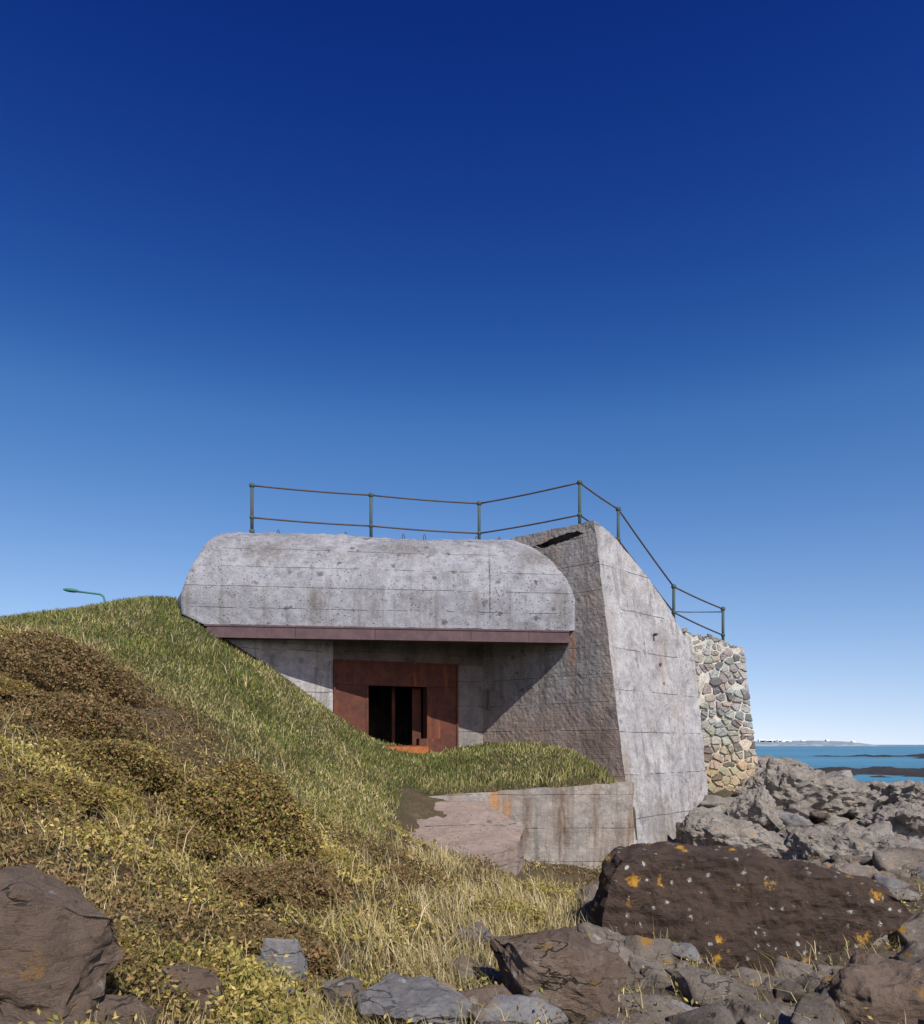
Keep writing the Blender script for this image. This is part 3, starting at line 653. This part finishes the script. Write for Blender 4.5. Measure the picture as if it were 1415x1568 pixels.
# green turf
x,y=scat(340000,9.5,26,.72,.3); e=pl_edge(x); k=(rng.random(len(x))<w_green(x,y))&outside(x,y)&((x<3.3))&~((x>-1.2)&(y<e+.2)&(y>e-3)); x,y=x[k],y[k]; z=H(x,y)
cl=fbm(x*1.6,y*1.6,90); hh=(.03+.09*rng.random(len(x)))*(.4+cl*1.2)
dry=np.clip(sst(fbm(x*.8,y*.8,95)+.26*sst(-y,-15,-11.5),.42,.64)+.30,0,1)
dry=np.maximum(dry,sst(-y,-16.9,-16.4)*sst(x,-1.3,-.5))
near_edge=sst(y,15.9,16.1)*sst(-y,-17,-16.4)*sst(x,-1.3,-.5)
patch=.5+1.0*fbm(x*2.1,y*2.1,97)[:,None]
g=pick([(.155,.185,.042),(.19,.22,.05),(.125,.15,.04),(.25,.255,.08)],len(x)); d=pick([(.42,.35,.15),(.33,.29,.10),(.50,.41,.23)],len(x))
m=(rng.random(len(x))<dry*.6)[:,None]; c=np.where(m,d,g)*patch
parts=[blades(x,y,z-.01,hh*(1+1.0*near_edge),.006+.0006*y+rng.random(len(x))*.005,rng.uniform(.1,.9,len(x)),rng.normal(-.3,1.6,len(x)),c)]
n=5000; x=rng.uniform(-1.2,3.1,n); y=pl_edge(x)+.1+rng.random(n)**1.5*.6; k=rng.random(n)<np.clip((fbm(x*2,y*2,33)-.35)*4,0,1); x,y=x[k],y[k]; z=-1.09+(x+1.2)*.0625
parts.append(blades(x,y,z,.06+.14*rng.random(len(x)),np.full(len(x),.014),rng.uniform(.3,1.2,len(x)),rng.normal(-1.57,.8,len(x)),pick([(.42,.36,.17),(.48,.41,.24),(.22,.22,.07)],len(x))))
join('grass',parts,M_leaf)
# dry straw grass
x,y=scat(240000,2.6,17,.72,.75); ws=w_scrub(x,y); wr=w_rock(x,y); wg=w_green(x,y); e=pl_edge(x)
pden=(1-.75*ws)*(1-.90*wr)*(1-.85*wg)*np.clip(.15+1.7*(fbm(x*1.7,y*1.7,101)-.25),0,1)
k=(rng.random(len(x))<pden)&outside(x,y)&(y<15.8)&~onslab(x,y); x,y,ws=x[k],y[k],ws[k]; z=H(x,y)
cl=fbm(x*1.9,y*1.9,111); hh=(.08+.26*rng.random(len(x))**1.6)*(.35+cl*1.3)*(1-.55*sst(y,12.5,14.5)*sst(x,-.6,.2))*(1-.4*sst(-y,-5.5,-4.5))
c=pick([(.56,.45,.24),(.64,.53,.32),(.46,.35,.16),(.36,.29,.10),(.27,.24,.08)],len(x))*(.55+.86*fbm(x*1.3,y*1.3,99))[:,None]
join('dry_grass',[blades(x,y,z-.01,hh,.0025+.0007*y+rng.random(len(x))*.002,rng.uniform(.1,1.1,len(x)),rng.normal(2.6,1.5,len(x)),c)],M_leaf)
# low scrub
x,y=scat(460000,2.4,15.5,.74,.72); ws=w_scrub(x,y); wr=w_rock(x,y)
pden=np.clip(ws+.12,0,1)*(1-.8*wr)*np.clip(.25+1.8*(fbm(x*2.2,y*2.2,121)-.2),0,1)
k=(rng.random(len(x))<pden)&outside(x,y)&(y<15.6)&~onslab(x,y); x,y=x[k],y[k]; z=H(x,y)
tone=fbm(x*.55,y*.55,131); u=rng.random(len(x))
brown=pick([(.27,.165,.075),(.19,.13,.06),(.34,.23,.10),(.15,.13,.045)],len(x)); yel=pick([(.46,.36,.095),(.34,.28,.07),(.22,.21,.05),(.54,.41,.15)],len(x))
c=np.where((tone+.25*(u-.5)+.16*sst(-x,2,5)>.50)[:,None],brown,yel)*(.5+.95*fbm(x*1.8,y*1.8,137))[:,None]
zz=z+np.abs(rng.normal(0,1,len(x)))*.05*(.6+fbm(x*3,y*3,141)*1.2)
join('low_scrub',[leaves(x,y,zz,.009+.0013*y+rng.random(len(x))*.008,c)],M_leaf)
def bush(name,c,r,n,sd,pal):
    R_=np.random.default_rng(sd); d=R_.normal(size=(n,3)); d/=np.linalg.norm(d,axis=1)[:,None]; d[:,2]=np.abs(d[:,2])*1.15-.3
    lump=.58+.8*fbm(d[:,0]*3+d[:,2]*2,d[:,1]*3+d[:,2],sd,4)
    rad=lump*(1-.3*R_.random(n)**2); p=d*rad[:,None]*np.array(r)+np.array(c)
    V,F,C_=leaves(p[:,0],p[:,1],p[:,2],.010+.0009*p[:,1]+.011*R_.random(n),pick(pal,n))
    join(name,[(V,F,C_)],M_leaf)
yp=[(.40,.31,.08),(.30,.26,.065),(.19,.19,.05),(.29,.18,.07)]; bp=[(.235,.14,.065),(.175,.12,.055),(.30,.20,.09),(.14,.12,.045)]
bush('scrub_bush',(-2.35,7.9,-1.0),(.78,.75,.92),36000,3,yp+bp)
bush('scrub_bush',(-5.6,10.2,.72),(1.3,1.0,.75),30000,4,bp)
bush('scrub_bush',(-5.0,9.3,.15),(1.1,.8,.6),24000,7,bp)
bush('scrub_bush',(-4.2,8.6,-.35),(1.0,.9,.5),22000,5,bp+yp)
bush('scrub_bush',(-2.9,5.9,-.95),(.6,.6,.38),18000,6,yp)
rd=random.Random(21); k=0
while k<34:
    y=rd.uniform(3.9,10.5); x=rd.uniform(-.64*y,.10*y)
    if float(w_rock(x,y))>.2 or (x>-.2*y and rd.random()<.65): continue
    s=rd.uniform(.18,.45)*(1 if y>5 else .7); bush('scrub_bush',(x,y,float(H(x,y))+.02),(s*1.15,s,s*.66),int(12500*s/.3),50+k,rd.choice([bp,bp,yp+bp,bp+bp+yp,yp])); k+=1

# ---------------------------------------------------------------- light & sky
el=math.radians(43.5); S=Vector((.35,-.80,0)).normalized()*math.cos(el); S.z=math.sin(el)
sd=bpy.data.lights.new('sun','SUN'); sd.energy=5.0; sd.angle=math.radians(.5); sd.color=(1,.96,.89)
so=bpy.data.objects.new('sun',sd); link(so); so.rotation_euler=(-S).to_track_quat('-Z','Y').to_euler()
w=bpy.data.worlds.new('World'); scene.world=w; w.use_nodes=True; nt=w.node_tree; N_=nt.nodes; Lk=nt.links.new
bg=N_['Background']; sk=N_.new('ShaderNodeTexSky'); sk.sky_type='NISHITA'; sk.sun_disc=False
sk.sun_elevation=el; sk.sun_rotation=math.atan2(S.x,S.y); sk.air_density=1.0; sk.dust_density=.6; sk.ozone_density=3.0; sk.altitude=0
tc=N_.new('ShaderNodeTexCoord'); sp=N_.new('ShaderNodeSeparateXYZ'); Lk(tc.outputs['Generated'],sp.inputs[0])
def M(op,a,b):
    n=N_.new('ShaderNodeMath'); n.operation=op
    for i,v in enumerate((a,b)):
        if isinstance(v,(int,float)): n.inputs[i].default_value=v
        else: Lk(v,n.inputs[i])
    return n.outputs[0]
zz=M('ADD',M('MULTIPLY',M('MAXIMUM',sp.outputs[2],0.0),.87),.13)
cb=N_.new('ShaderNodeCombineXYZ'); Lk(sp.outputs[0],cb.inputs[0]); Lk(sp.outputs[1],cb.inputs[1]); Lk(zz,cb.inputs[2])
nz=N_.new('ShaderNodeVectorMath'); nz.operation='NORMALIZE'; Lk(cb.outputs[0],nz.inputs[0]); Lk(nz.outputs[0],sk.inputs[0])
sc=N_.new('ShaderNodeSeparateColor'); Lk(sk.outputs[0],sc.inputs[0]); cc=N_.new('ShaderNodeCombineColor')
q=M('MAXIMUM',M('SUBTRACT',sp.outputs[2],.38),0.0)
hz=N_.new('ShaderNodeMapRange'); hz.interpolation_type='SMOOTHSTEP'; Lk(sp.outputs[2],hz.inputs[0]); hz.inputs[1].default_value=.0; hz.inputs[2].default_value=.50; hz.inputs[3].default_value=1; hz.inputs[4].default_value=0
for i,(p,k,f,hb) in enumerate(((1.75,21.5,5.2,1.75),(1.35,15.0,3.9,.62),(.95,12.4,1.5,.28))):
    a=M('MULTIPLY',M('MULTIPLY',M('POWER',M('MULTIPLY',sc.outputs[i],.1),p),k),M('POWER',math.e,M('MULTIPLY',q,-f)))
    Lk(M('MULTIPLY',a,M('ADD',M('MULTIPLY',hz.outputs[0],hb),1.0)),cc.inputs[i])
Lk(cc.outputs[0],bg.inputs[0]); bg.inputs[1].default_value=.10

# ---------------------------------------------------------------- camera
cd=bpy.data.cameras.new('camera'); cam=bpy.data.objects.new('camera',cd); link(cam)
cd.sensor_fit='VERTICAL'; cd.sensor_height=36; cd.lens=27.18; cd.shift_y=.227; cd.clip_start=.05; cd.clip_end=20000
cam.location=(0,0,0); cam.rotation_euler=(math.radians(90),0,0); scene.camera=cam
scene.view_settings.view_transform='Standard'; scene.view_settings.look='None'; scene.view_settings.exposure=0
